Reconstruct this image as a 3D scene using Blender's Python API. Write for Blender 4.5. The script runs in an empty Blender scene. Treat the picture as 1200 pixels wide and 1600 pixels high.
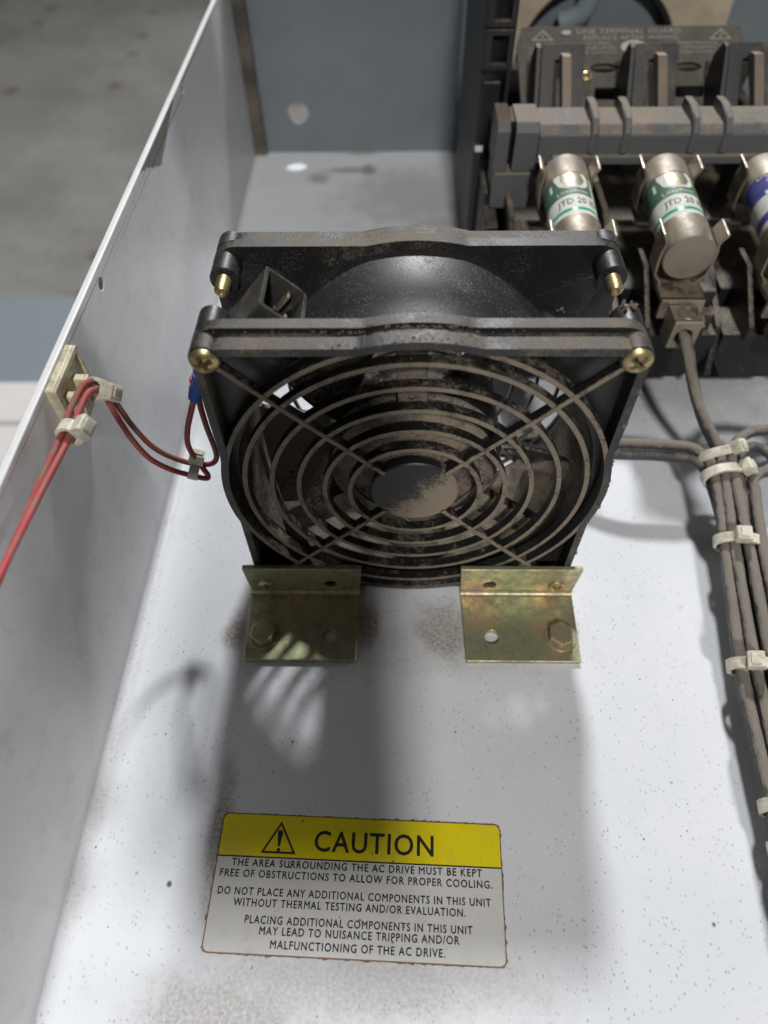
import bpy, bmesh, math, random
from mathutils import Vector, Matrix
from mathutils.geometry import tessellate_polygon
PI = math.pi
random.seed(7)
S = 0.001                                   # everything below is written in millimetres
scene = bpy.context.scene
col = scene.collection

# ------------------------------------------------------------------ camera
cam = bpy.data.cameras.new('camera')
camo = bpy.data.objects.new('camera', cam); col.objects.link(camo); scene.camera = camo
cam.sensor_fit = 'VERTICAL'; cam.sensor_height = 9.6; cam.sensor_width = 7.2
cam.lens = 6.36
cam.clip_start = 0.005; cam.clip_end = 50
right = Vector((0.99984, 0.01274, -0.01257)); up = Vector((-0.00282, 0.80587, 0.59209)); fwd = Vector((-0.01767, 0.59196, -0.80578))
m3 = Matrix((right, up, -fwd)).transposed().to_4x4()
m3.translation = Vector((-5.60, -132.73, 221.50)) * S
camo.matrix_world = m3
cam.dof.use_dof = True; cam.dof.focus_distance = 0.205; cam.dof.aperture_fstop = 2.2

# ------------------------------------------------------------------ light
world = bpy.data.worlds.new('World'); scene.world = world; world.use_nodes = True
bg = world.node_tree.nodes['Background']
bg.inputs[0].default_value = (1.0, 0.96, 0.90, 1); bg.inputs[1].default_value = 0.058
def lamp(name, d, dist, size, power, color):
    l = bpy.data.lights.new(name, 'AREA'); l.shape = 'DISK'; l.size = size; l.energy = power; l.color = color
    o = bpy.data.objects.new(name, l); col.objects.link(o)
    d = Vector(d).normalized(); o.location = Vector((-0.01, -0.05, 0.0)) + d * dist
    o.rotation_euler = d.to_track_quat('Z', 'Y').to_euler()
lamp('hall_lamp_side', (1.0, 0.34, 0.30), 3.4, 0.5, 15, (0.98, 0.99, 1.0))
lamp('hall_lamp_front', (0.06, -0.92, 1.0), 3.2, 0.32, 66, (1.0, 0.985, 0.965))
lamp('hall_lamp_behind', (0.06, 1.0, 1.0), 3.2, 0.25, 87, (0.96, 0.98, 1.0))
scene.view_settings.view_transform = 'Standard'; scene.view_settings.look = 'None'
scene.view_settings.exposure = 0.0; scene.view_settings.gamma = 1.0
scene.view_settings.use_curve_mapping = False
scene.render.engine = 'CYCLES'
scene.cycles.max_bounces = 8

# ------------------------------------------------------------------ materials
class NT:
    def __init__(s, name):
        s.m = bpy.data.materials.new(name); s.m.use_nodes = True
        s.t = s.m.node_tree; s.b = s.t.nodes['Principled BSDF']
        s.co = s.t.nodes.new('ShaderNodeTexCoord').outputs['Object']
        s.geo = s.t.nodes.new('ShaderNodeNewGeometry')
    def n(s, k, **kw):
        x = s.t.nodes.new(k)
        for a, v in kw.items(): setattr(x, a, v)
        return x
    def link(s, a, b): s.t.links.new(a, b)
    def val(s, sock, v):
        if hasattr(v, 'is_output'): s.link(v, sock)
        elif isinstance(v, (tuple, list)) and len(v) == 3 and sock.type == 'RGBA': sock.default_value = (*v, 1)
        else: sock.default_value = v
    def math(s, op, a, b=0.0, c=None, clamp=False):
        x = s.n('ShaderNodeMath', operation=op, use_clamp=clamp); s.val(x.inputs[0], a); s.val(x.inputs[1], b)
        if c is not None: s.val(x.inputs[2], c)
        return x.outputs[0]
    def noise(s, scale, detail=4, rough=0.6, vec=None, stretch=None, offset=(0, 0, 0)):
        x = s.n('ShaderNodeTexNoise'); x.inputs['Scale'].default_value = scale; x.inputs['Detail'].default_value = detail
        x.inputs['Roughness'].default_value = rough
        mp = s.n('ShaderNodeMapping'); mp.inputs['Scale'].default_value = stretch or (1, 1, 1); mp.inputs['Location'].default_value = offset
        s.link(vec or s.co, mp.inputs[0]); s.link(mp.outputs[0], x.inputs['Vector'])
        return x.outputs[0]
    def vor(s, scale, rnd=1.0, feature='F1', vec=None):
        x = s.n('ShaderNodeTexVoronoi', feature=feature); x.inputs['Scale'].default_value = scale; x.inputs['Randomness'].default_value = rnd
        s.link(vec or s.co, x.inputs['Vector'])
        return x
    def step(s, v, lo, hi):
        x = s.n('ShaderNodeMapRange', interpolation_type='SMOOTHSTEP'); s.val(x.inputs[0], v)
        s.val(x.inputs[1], lo); s.val(x.inputs[2], hi); return x.outputs[0]
    def mix(s, f, a, b):
        x = s.n('ShaderNodeMix', data_type='RGBA'); s.val(x.inputs[0], f); s.val(x.inputs[6], a); s.val(x.inputs[7], b); return x.outputs[2]
    def mixf(s, f, a, b):
        x = s.n('ShaderNodeMix', data_type='FLOAT'); s.val(x.inputs[0], f); s.val(x.inputs[2], a); s.val(x.inputs[3], b); return x.outputs[0]
    def sep(s, v):
        x = s.n('ShaderNodeSeparateXYZ'); s.link(v, x.inputs[0]); return x.outputs
    def bump(s, h, strength=0.3, dist=0.0003):
        x = s.n('ShaderNodeBump'); x.inputs['Strength'].default_value = strength; x.inputs['Distance'].default_value = dist
        s.link(h, x.inputs['Height']); s.link(x.outputs[0], s.b.inputs['Normal'])
    def set(s, **kw):
        for k, v in kw.items(): s.val(s.b.inputs[k.replace('_', ' ')], v)
        return s.m

DUST = (0.235, 0.19, 0.14)
def dusty(name, base, rough=0.35, up=0.5, front=0.0, bias=0.0, soft=0.12, fine=900, coarse=90, dust=DUST, metallic=0.0, bumpy=0.25, speck=0.0, right=0.0):
    """plain surface under settled dust: more where it faces up (and, on the intake side, to the front)"""
    k = NT(name); N = k.sep(k.geo.outputs['Normal'])
    nf = k.noise(fine, 3, 0.7); nc = k.noise(coarse, 4, 0.65)
    v = k.math('ADD', k.math('MULTIPLY', nf, 0.55), k.math('MULTIPLY', nc, 0.75))
    v = k.math('ADD', v, k.math('MULTIPLY', N[2], up))
    v = k.math('ADD', v, k.math('MULTIPLY', N[1], -front))
    v = k.math('ADD', v, k.math('MULTIPLY', N[0], right))
    v = k.math('ADD', v, bias)
    mask = k.step(v, 0.9 - soft, 0.9 + soft)
    if speck:
        vv = k.vor(2300); r = k.step(vv.outputs['Distance'], 0.36, 0.22)
        keep = k.math('MULTIPLY', k.step(k.noise(40, 4, 0.7), 0.60 - speck * 0.25, 0.78 - speck * 0.25), k.math('GREATER_THAN', k.sep(vv.outputs['Color'])[0], 0.45))
        mask = k.math('MAXIMUM', mask, k.math('MULTIPLY', k.math('MULTIPLY', r, keep), 0.55))
    dcol = k.mix(k.noise(300, 3), tuple(c * 0.72 for c in dust), tuple(c * 1.25 for c in dust))
    k.set(Base_Color=k.mix(mask, base, dcol), Roughness=k.mixf(mask, k.math('ADD', rough - 0.06, k.math('MULTIPLY', nc, 0.14)), 0.95),
          Metallic=k.math('MULTIPLY', k.math('SUBTRACT', 1.0, mask), metallic))
    k.bump(k.math('ADD', k.math('MULTIPLY', nf, 0.4), k.math('MULTIPLY', mask, 0.8)), bumpy, 0.0004)
    return k.m

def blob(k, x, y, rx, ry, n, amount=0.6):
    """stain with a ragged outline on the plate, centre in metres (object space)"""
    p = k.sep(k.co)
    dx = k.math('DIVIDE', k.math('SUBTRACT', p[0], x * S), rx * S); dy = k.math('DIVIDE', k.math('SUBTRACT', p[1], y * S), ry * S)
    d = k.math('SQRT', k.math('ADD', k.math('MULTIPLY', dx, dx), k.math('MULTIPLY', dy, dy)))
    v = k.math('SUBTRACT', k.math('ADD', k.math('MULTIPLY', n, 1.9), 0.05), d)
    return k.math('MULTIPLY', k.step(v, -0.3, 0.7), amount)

def plate_paint():
    k = NT('white_plate_paint')
    n1 = k.noise(14, 5, 0.6); n2 = k.noise(75, 9, 0.75); n3 = k.noise(900, 3, 0.75); n4 = k.noise(45, 9, 0.75)
    c = k.mix(k.step(n1, 0.35, 0.7), (0.645, 0.66, 0.69), (0.70, 0.71, 0.73))
    c = k.mix(k.math('MULTIPLY', k.step(n3, 0.55, 0.75), 0.22), c, (0.45, 0.43, 0.40))
    P = k.sep(k.co)
    # brown grime, each patch with its own ragged shape
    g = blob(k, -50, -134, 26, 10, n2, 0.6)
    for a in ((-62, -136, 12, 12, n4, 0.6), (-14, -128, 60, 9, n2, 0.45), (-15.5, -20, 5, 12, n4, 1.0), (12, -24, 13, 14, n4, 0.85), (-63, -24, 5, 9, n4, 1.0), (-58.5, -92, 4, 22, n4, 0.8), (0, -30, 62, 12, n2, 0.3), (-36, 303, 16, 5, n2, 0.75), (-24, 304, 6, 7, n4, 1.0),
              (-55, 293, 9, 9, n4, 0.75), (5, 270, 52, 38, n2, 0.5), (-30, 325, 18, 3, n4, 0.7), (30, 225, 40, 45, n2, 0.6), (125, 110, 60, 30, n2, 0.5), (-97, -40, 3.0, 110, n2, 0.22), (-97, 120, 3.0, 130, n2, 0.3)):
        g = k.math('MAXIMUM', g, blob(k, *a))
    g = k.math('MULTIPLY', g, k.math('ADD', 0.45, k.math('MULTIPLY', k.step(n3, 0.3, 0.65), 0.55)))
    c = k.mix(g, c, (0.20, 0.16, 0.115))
    # wipe marks through the grime
    mp = k.n('ShaderNodeMapping'); mp.inputs['Rotation'].default_value = (0, 0, 0.45); mp.inputs['Scale'].default_value = (1, 0.08, 1); k.link(k.co, mp.inputs[0])
    w = k.math('MULTIPLY', k.step(k.noise(150, 2, 0.5, mp.outputs[0]), 0.62, 0.68), k.math('MULTIPLY', g, 0.8))
    c = k.mix(w, c, (0.68, 0.68, 0.68))
    # flung specks: three sizes
    dens = k.step(k.noise(22, 3), 0.30, 0.58)
    def specks(scale, size, keep, stretch):
        mp = k.n('ShaderNodeMapping'); mp.inputs['Scale'].default_value = stretch; mp.inputs['Rotation'].default_value = (0, 0, 0.3); k.link(k.co, mp.inputs[0])
        v = k.vor(scale, 1.0, 'F1', mp.outputs[0]); pick = k.sep(v.outputs['Color'])
        sz = k.math('MULTIPLY', pick[1], size)
        return k.math('MULTIPLY', k.step(v.outputs['Distance'], k.math('ADD', sz, 0.03), k.math('MULTIPLY', sz, 0.6)), k.math('GREATER_THAN', pick[0], keep))
    s1 = k.math('MULTIPLY', specks(820, 0.30, 0.1, (1, 0.75, 1)), dens)
    s2 = k.math('MULTIPLY', specks(400, 0.16, 0.55, (1, 0.8, 1)), k.step(k.noise(30, 3), 0.38, 0.6)); s3 = specks(100, 0.075, 0.90, (1, 0.9, 1))
    c = k.mix(k.math('MULTIPLY', s1, 0.6), c, (0.25, 0.23, 0.21))
    c = k.mix(k.math('MULTIPLY', s2, 0.75), c, (0.16, 0.14, 0.12))
    c = k.mix(k.math('MULTIPLY', s3, 0.9), c, (0.07, 0.055, 0.045))
    k.set(Base_Color=c, Roughness=k.mixf(g, k.math('ADD', 0.3, k.math('MULTIPLY', n1, 0.15)), 0.9))
    k.b.inputs['Specular IOR Level'].default_value = 0.4
    k.bump(k.math('ADD', k.noise(900, 2), k.math('MULTIPLY', g, 0.6)), 0.08, 0.0003)
    return k.m

def wall_paint():
    k = NT('grey_white_wall_paint')
    n1 = k.noise(18, 5, 0.6); n2 = k.noise(130, 5, 0.7); n3 = k.noise(800, 3, 0.7)
    P = k.sep(k.co)
    c = k.mix(k.step(n1, 0.35, 0.7), (0.70, 0.70, 0.705), (0.76, 0.76, 0.765))
    c = k.mix(k.math('MULTIPLY', k.step(n2, 0.5, 0.75), 0.28), c, (0.40, 0.375, 0.345))
    # dried brown run hanging from the rim, with a ragged lower end
    jag = k.math('MULTIPLY', k.math('SUBTRACT', k.noise(420, 3, 0.6, None, (1, 1, 0.12)), 0.5), 0.0045)
    l1 = k.math('SUBTRACT', 0.0956 + 0.41*0.116, k.math('MULTIPLY', P[1], 0.41)); l2 = k.math('ADD', 0.0874 - 0.25*0.136, k.math('MULTIPLY', P[1], 0.25))
    g = k.step(k.math('SUBTRACT', k.math('ADD', P[2], jag), k.math('MAXIMUM', l1, l2)), -0.0003, 0.0004)
    g = k.math('MULTIPLY', g, k.math('LESS_THAN', P[2], 0.0969))
    c = k.mix(k.math('MULTIPLY', g, k.math('ADD', 0.72, k.math('MULTIPLY', n3, 0.3))), c, (0.15, 0.125, 0.095))
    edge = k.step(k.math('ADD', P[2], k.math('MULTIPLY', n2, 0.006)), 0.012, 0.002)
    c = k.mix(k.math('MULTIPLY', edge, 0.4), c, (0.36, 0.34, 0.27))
    sc = k.math('MULTIPLY', k.step(k.noise(260, 3, 0.6, None, (1, 0.12, 1)), 0.66, 0.72), k.step(k.noise(24, 2), 0.5, 0.62))
    c = k.mix(k.math('MULTIPLY', sc, 0.35), c, (0.42, 0.39, 0.35))
    v = k.vor(420); pick = k.sep(v.outputs['Color'])
    sp = k.math('MULTIPLY', k.step(v.outputs['Distance'], 0.16, 0.08), k.math('GREATER_THAN', pick[0], 0.72))
    c = k.mix(k.math('MULTIPLY', sp, 0.45), c, (0.85, 0.84, 0.82))
    k.set(Base_Color=c, Roughness=k.math('ADD', 0.27, k.math('MULTIPLY', n2, 0.2)))
    k.bump(k.noise(900, 3, 0.6), 0.16, 0.0003)
    return k.m

def back_paint():
    k = NT('blue_grey_back_paint'); n1 = k.noise(20, 5); n2 = k.noise(150, 4, 0.7); P = k.sep(k.co)
    c = k.mix(k.step(n1, 0.3, 0.7), (0.135, 0.16, 0.172), (0.165, 0.19, 0.203))
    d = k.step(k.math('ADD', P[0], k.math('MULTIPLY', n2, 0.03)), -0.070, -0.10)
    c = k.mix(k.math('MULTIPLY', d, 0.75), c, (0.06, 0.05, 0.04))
    k.set(Base_Color=c, Roughness=0.4); return k.m

def concrete():
    k = NT('concrete'); n1 = k.noise(3, 6, 0.6); n2 = k.noise(25, 6, 0.7); v = k.vor(10); pick = k.sep(v.outputs['Color'])
    c = k.mix(k.step(n1, 0.3, 0.7), (0.19, 0.18, 0.165), (0.27, 0.26, 0.24)); c = k.mix(k.math('MULTIPLY', k.step(n2, 0.5, 0.72), 0.5), c, (0.13, 0.115, 0.10))
    c = k.mix(k.math('MULTIPLY', k.math('MULTIPLY', k.step(v.outputs['Distance'], 0.30, 0.14), k.math('GREATER_THAN', pick[0], 0.78)), 0.6), c, (0.07, 0.055, 0.045))
    k.set(Base_Color=c, Roughness=0.85); k.bump(n2, 0.4, 0.003); return k.m

def bracket_zinc():
    k = NT('yellow_zinc'); n1 = k.noise(55, 3, 0.55); n2 = k.noise(260, 4, 0.7); n3 = k.noise(900, 2); N = k.sep(k.geo.outputs['Normal'])
    r = k.n('ShaderNodeValToRGB'); e = r.color_ramp.elements
    e[0].position = 0.30; e[0].color = (0.44, 0.41, 0.27, 1); e[1].position = 0.72; e[1].color = (0.60, 0.43, 0.33, 1)
    for p, c in ((0.42, (0.56, 0.48, 0.28, 1)), (0.5, (0.42, 0.47, 0.29, 1)), (0.6, (0.60, 0.50, 0.29, 1))):
        q = e.new(p); q.color = c
    k.link(n1, r.inputs[0])
    d = k.step(k.math('ADD', n2, k.math('MULTIPLY', n3, 0.3)), 0.5, 0.82)
    c = k.mix(k.math('MULTIPLY', d, 0.75), r.outputs[0], (0.21, 0.18, 0.13))
    k.set(Base_Color=c, Metallic=k.math('SUBTRACT', 0.82, k.math('MULTIPLY', d, 0.4)), Roughness=k.math('ADD', 0.30, k.math('MULTIPLY', n2, 0.25)))
    k.bump(n3, 0.08, 0.0002); return k.m

def metal(name, base, rough=0.3, grime=0.4, gcol=(0.12, 0.095, 0.07)):
    k = NT(name); n1 = k.noise(160, 4, 0.7); n2 = k.noise(800, 3)
    d = k.math('MULTIPLY', k.step(k.math('ADD', n1, k.math('MULTIPLY', n2, 0.25)), 0.5, 0.8), grime)
    k.set(Base_Color=k.mix(d, base, gcol), Metallic=k.math('SUBTRACT', 1.0, d), Roughness=k.math('ADD', rough, k.math('MULTIPLY', n1, 0.2)))
    k.bump(n2, 0.08, 0.0002); return k.m

def plain(name, base, rough=0.5, var=0.12, sc=120, sss=0.0, grime=0.0, spec=0.5):
    k = NT(name); n1 = k.noise(sc, 4, 0.65); n2 = k.noise(sc * 5, 3, 0.7)
    c = k.mix(n1, tuple(x * (1 - var) for x in base), tuple(min(1, x * (1 + var)) for x in base))
    if grime:
        c = k.mix(k.math('MULTIPLY', k.step(k.math('ADD', n1, k.math('MULTIPLY', n2, 0.35)), 0.56, 0.85), grime), c, (0.19, 0.155, 0.11))
    k.set(Base_Color=c, Roughness=rough); k.b.inputs['Specular IOR Level'].default_value = spec
    if sss:
        k.b.inputs['Subsurface Weight'].default_value = sss; k.b.inputs['Subsurface Scale'].default_value = 0.002; k.b.inputs['Subsurface Radius'].default_value = (1, 0.8, 0.5)
    k.bump(n2, 0.08, 0.0002); return k.m

def label_paper(name, base):
    k = NT(name); n1 = k.noise(60, 5, 0.7); n2 = k.noise(420, 4, 0.7); v = k.vor(330); pk = k.sep(v.outputs['Color'])
    c = k.mix(k.math('MULTIPLY', k.step(n2, 0.52, 0.8), 0.4), base, tuple(x * 0.6 for x in base))
    sp = k.math('MULTIPLY', k.step(v.outputs['Distance'], 0.18, 0.1), k.math('GREATER_THAN', pk[0], 0.9))
    c = k.mix(k.math('MULTIPLY', sp, 0.8), c, (0.12, 0.085, 0.05))
    c = k.mix(k.math('MULTIPLY', k.step(n1, 0.5, 0.75), 0.25), c, (0.3, 0.25, 0.18))
    k.set(Base_Color=c, Roughness=0.42); return k.m

def cable_mat(name, base, amount):
    k = NT(name); N = k.sep(k.geo.outputs['Normal']); n1 = k.noise(240, 4, 0.7, None, (1, 0.3, 1)); n2 = k.noise(1100, 3, 0.8); n3 = k.noise(60, 3)
    v = k.math('ADD', k.math('ADD', k.math('MULTIPLY', N[2], 0.42), k.math('MULTIPLY', n1, 0.7)), k.math('MULTIPLY', k.math('ADD', n3, n2), 0.35))
    mask = k.step(v, 0.93 - amount, 1.2 - amount)
    k.set(Base_Color=k.mix(mask, base, k.mix(n1, (0.17, 0.148, 0.125), (0.27, 0.235, 0.195))), Roughness=k.mixf(mask, 0.38, 0.95))
    k.bump(k.math('ADD', k.math('MULTIPLY', n2, 1.3), k.math('MULTIPLY', n1, 0.8)), 0.55, 0.0006); return k.m

M = {
 'plate': plate_paint(), 'wall': wall_paint(), 'back': back_paint(), 'concrete': concrete(), 'zinc': bracket_zinc(),
 'black': dusty('black_moulded_plastic', (0.014, 0.014, 0.015), 0.42, up=0.10, bias=-0.03, fine=1300, coarse=70, speck=0.9),
 'flange': dusty('black_flange_plastic', (0.012, 0.012, 0.013), 0.42, up=0.17, bias=0.0, soft=0.2, fine=1500, coarse=45, speck=0.6, bumpy=0.12),
 'guard': dusty('guard_plastic_dusty', (0.013, 0.0125, 0.012), 0.4, up=0.06, front=0.30, right=0.09, bias=0.08, soft=0.12, fine=1000, coarse=150, bumpy=0.9, dust=(0.215, 0.175, 0.13)),
 'cap': None,
 'frame': dusty('guard_frame_plastic', (0.013, 0.013, 0.013), 0.42, up=0.17, front=0.10, right=0.22, bias=0.02, soft=0.2, fine=1300, coarse=60, speck=0.5, bumpy=0.25),
 'socket': dusty('socket_plastic', (0.03, 0.03, 0.03), 0.4, up=0.05, bias=0.0, soft=0.35, fine=1500, coarse=80, speck=1.0, bumpy=0.2),
 'liner': dusty('barrel_inside_dusty', (0.02, 0.019, 0.018), 0.6, up=0.12, bias=0.22, soft=0.25, coarse=120, bumpy=0.5),
 'hubdust': dusty('motor_label_dusty', (0.03, 0.03, 0.03), 0.5, up=0.1, front=0.30, bias=0.02, soft=0.16, coarse=110, bumpy=0.5),
 'blade': dusty('blade_plastic_dusty', (0.014, 0.014, 0.014), 0.4, up=0.1, front=0.26, bias=0.06, fine=900, coarse=60, bumpy=0.4),
 'switch': dusty('dark_switch_plastic', (0.02, 0.02, 0.022), 0.5, up=0.2, bias=-0.02, soft=0.22, coarse=60, fine=800),
 'switchbase': dusty('black_base_plastic', (0.010, 0.010, 0.011), 0.5, up=0.26, front=0.03, bias=0.0, soft=0.2, coarse=60, fine=800),
 'carrier': dusty('grey_carrier_plastic', (0.10, 0.102, 0.106), 0.5, up=0.38, bias=-0.08, coarse=60, fine=900),
 'guardplate': dusty('terminal_guard_dusty', (0.05, 0.045, 0.036), 0.5, up=0.30, front=0.0, bias=-0.03, soft=0.3, coarse=50, fine=700, dust=(0.16, 0.135, 0.10)),
 'brass': metal('yellow_chromate_screw', (0.56, 0.45, 0.23), 0.3, 0.6), 'copper': metal('tinned_copper', (0.38, 0.30, 0.24), 0.36, 0.5),
 'nickel': metal('dull_nickel', (0.36, 0.32, 0.265), 0.46, 0.6, (0.25, 0.2, 0.15)), 'clip': metal('tarnished_clip', (0.42, 0.37, 0.29), 0.36, 0.55, (0.2, 0.165, 0.12)),
 'tie': plain('nylon_tie', (0.72, 0.69, 0.56), 0.35, 0.1, 200, 0.25, 0.5), 'mount': plain('ivory_nylon', (0.66, 0.60, 0.42), 0.4, 0.1, 160, 0.15, 0.6),
 'red': plain('red_wire_jacket', (0.50, 0.06, 0.07), 0.6, 0.25, 150, 0.0, 0.75), 'reddust': plain('dusty_red_wire', (0.36, 0.075, 0.06), 0.75, 0.3, 180, 0.0, 0.95),
 'blue': plain('blue_crimp', (0.025, 0.10, 0.40), 0.6), 'cable': cable_mat('dusty_black_cable', (0.035, 0.035, 0.037), 0.17), 'cableclean': cable_mat('grey_black_cable', (0.045, 0.045, 0.05), 0.03),
 'sticker': label_paper('label_white', (0.62, 0.61, 0.585)), 'yellow': label_paper('label_yellow', (0.78, 0.64, 0.004)), 'rim': plain('label_dirty_rim', (0.20, 0.12, 0.07), 0.8, 0.4, 300),
 'ink': plain('black_ink', (0.014, 0.013, 0.014), 0.5, 0.3, 400), 'whiteink': plain('pale_print', (0.30, 0.285, 0.25), 0.6, 0.35, 500),
 'silver': plain('silver_print', (0.42, 0.42, 0.41), 0.5, 0.2, 300),
 'fwhite': plain('fuse_label_white', (0.66, 0.67, 0.60), 0.6, 0.08, 200, 0, 0.25), 'fgreen': plain('fuse_label_green', (0.05, 0.13, 0.085), 0.55, 0.15, 200, 0, 0.2), 'fline': plain('fuse_line_green', (0.03, 0.34, 0.18), 0.3),
 'fblue': plain('fuse_label_blue', (0.06, 0.07, 0.30), 0.3, 0.15, 200, 0, 0.3), 'forange': plain('fuse_label_orange', (0.70, 0.16, 0.04), 0.35),
 'beige': plain('beige_card', (0.47, 0.39, 0.28), 0.8, 0.1, 40, 0, 0.35), 'bluepanel': plain('blue_grey_sheet', (0.19, 0.225, 0.245), 0.5, 0.06, 6), 'board': plain('pale_board', (0.62, 0.59, 0.56), 0.8, 0.08, 30),
 'corner': plain('grimy_corner_steel', (0.055, 0.048, 0.042), 0.7, 0.4, 60, 0, 0.5),
 'dark': plain('dark_void', (0.006, 0.006, 0.006), 0.9), 'pipe': plain('blue_grey_tube', (0.20, 0.24, 0.27), 0.35),
}
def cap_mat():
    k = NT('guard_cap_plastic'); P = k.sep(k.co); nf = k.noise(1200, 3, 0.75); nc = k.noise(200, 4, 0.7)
    v = k.math('MULTIPLY', k.math('SUBTRACT', P[0], k.math('MULTIPLY', k.math('SUBTRACT', P[2], 0.0585), 0.8)), 70.0)  # dust at lower right, phone shade on the upper left painted in
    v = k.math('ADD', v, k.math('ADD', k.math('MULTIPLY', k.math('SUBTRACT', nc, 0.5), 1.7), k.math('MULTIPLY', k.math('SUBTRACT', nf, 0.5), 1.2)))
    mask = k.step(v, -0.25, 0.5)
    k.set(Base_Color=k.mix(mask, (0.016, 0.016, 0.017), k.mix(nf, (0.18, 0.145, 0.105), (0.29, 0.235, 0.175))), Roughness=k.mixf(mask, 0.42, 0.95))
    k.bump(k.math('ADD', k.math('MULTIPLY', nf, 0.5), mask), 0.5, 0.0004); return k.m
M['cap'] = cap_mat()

# ------------------------------------------------------------------ mesh helpers
def V(x, y, z): return Vector((x, y, z))
class MB:
    def __init__(s): s.v = []; s.f = []; s.sm = []
    def add(s, vs, fs, smooth=False, mtx=None):
        o = len(s.v); s.v += [(mtx @ Vector(p)) if mtx else Vector(p) for p in vs]
        s.f += [tuple(o + i for i in f) for f in fs]; s.sm += [smooth] * len(fs); return s
    def box(s, a, b, mtx=None):
        (x0, y0, z0), (x1, y1, z1) = a, b
        return s.add([(x0,y0,z0),(x1,y0,z0),(x1,y1,z0),(x0,y1,z0),(x0,y0,z1),(x1,y0,z1),(x1,y1,z1),(x0,y1,z1)],
              [(0,3,2,1),(4,5,6,7),(0,1,5,4),(1,2,6,5),(2,3,7,6),(3,0,4,7)], False, mtx)
    def prism(s, loops, h0, h1, mtx=None, smooth=False):
        """outline (first loop, CCW) with holes, in local XY, from height h0 to h1 along local Z"""
        loops = [[Vector((p[0], p[1], 0)) for p in l] for l in loops]
        flat = [p for l in loops for p in l]; n = len(flat)
        tri = tessellate_polygon(loops)
        vs = [(p.x, p.y, h0) for p in flat] + [(p.x, p.y, h1) for p in flat]; fs = []
        for t in tri:
            a, b, c = (flat[i] for i in t)
            if (b - a).cross(c - a).z < 0: t = t[::-1]
            fs.append(tuple(i + n for i in t)); fs.append(tuple(t[::-1]))
        s.add(vs, fs, False, mtx)
        base = len(s.v) - 2 * n; off = 0; sides = []
        for li, l in enumerate(loops):
            m = len(l); ar = sum(l[i].x * l[(i+1) % m].y - l[(i+1) % m].x * l[i].y for i in range(m))
            outw = (ar > 0) == (li == 0)
            for i in range(m):
                j = (i + 1) % m; q = (base+off+i, base+off+j, base+off+j+n, base+off+i+n)
                s.f.append(q if outw else q[::-1]); s.sm.append(smooth)
            off += m
        return s
    def lathe(s, prof, n=48, mtx=None, close=False, smooth=True):
        """profile of (r, h) revolved about local Z"""
        vs = []; fs = []; m = len(prof)
        for i in range(n):
            a = 2 * PI * i / n
            vs += [(r * math.cos(a), r * math.sin(a), h) for r, h in prof]
        for i in range(n):
            j = (i + 1) % n
            for q in range(m if close else m - 1):
                w = (q + 1) % m; fs.append((i*m+q, j*m+q, j*m+w, i*m+w))
        return s.add(vs, fs, smooth, mtx)
    def cyl(s, r, h0, h1, n=32, mtx=None, ch=0.0):
        p = [(0, h0), (r - ch, h0), (r, h0 + ch), (r, h1 - ch), (r - ch, h1), (0, h1)] if ch else [(0, h0), (r, h0), (r, h1), (0, h1)]
        return s.lathe(p, n, mtx)
    def tube(s, pts, r, n=10, res=6, cap=True):
        pts = spline([Vector(p) for p in pts], res); fr = frames(pts); vs = []; fs = []
        for i, (p, (u, w)) in enumerate(zip(pts, fr)):
            vs += [p + u * (r * math.cos(2*PI*k/n)) + w * (r * math.sin(2*PI*k/n)) for k in range(n)]
        for i in range(len(pts) - 1):
            for k in range(n):
                l = (k + 1) % n; fs.append((i*n+k, i*n+l, (i+1)*n+l, (i+1)*n+k))
        if cap: fs += [tuple(range(n))[::-1], tuple((len(pts)-1)*n + k for k in range(n))]
        return s.add(vs, fs, True)
    def build(s, name, mat, parent=None, bevel=0.0, seg=2, auto=True, at=None):
        me = bpy.data.meshes.new(name); o0 = at or Vector((0, 0, 0))
        me.from_pydata([(p - o0) * S for p in s.v], [], s.f)
        bm = bmesh.new(); bm.from_mesh(me); bmesh.ops.remove_doubles(bm, verts=bm.verts, dist=2e-6)
        bmesh.ops.recalc_face_normals(bm, faces=bm.faces)
        if any(s.sm) and auto:
            for f in bm.faces: f.smooth = True
            for e in bm.edges:
                if len(e.link_faces) == 2 and e.calc_face_angle(0) > math.radians(34): e.smooth = False
        bm.to_mesh(me); bm.free()
        me.materials.append(M[mat]); o = bpy.data.objects.new(name, me); col.objects.link(o)
        o.location = o0 * S
        if parent: o.parent = parent; o.location = o0 * S - Vector(parent.get('_org', (0, 0, 0)))
        if bevel:
            b = o.modifiers.new('bevel', 'BEVEL'); b.width = bevel * S; b.segments = seg; b.limit_method = 'ANGLE'; b.angle_limit = math.radians(38); b.harden_normals = False
            for p in me.polygons: p.use_smooth = True
            o.modifiers.new('wn', 'WEIGHTED_NORMAL').keep_sharp = True
        return o
def spline(pts, res):
    if len(pts) < 3 or res <= 1: return pts
    P = [2*pts[0]-pts[1]] + pts + [2*pts[-1]-pts[-2]]; out = []
    for i in range(1, len(P) - 2):
        a, b, c, d = P[i-1], P[i], P[i+1], P[i+2]
        for k in range(res):
            t = k / res
            out.append(0.5*((2*b) + (c-a)*t + (2*a-5*b+4*c-d)*t*t + (3*b-a-3*c+d)*t**3))
    return out + [pts[-1]]
def frames(pts):
    out = []; u = None
    for i in range(len(pts)):
        t = (pts[min(i+1, len(pts)-1)] - pts[max(i-1, 0)]).normalized()
        if u is None: u = t.orthogonal().normalized()
        u = (u - t * u.dot(t)).normalized(); out.append((u, t.cross(u)))
    return out
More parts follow.
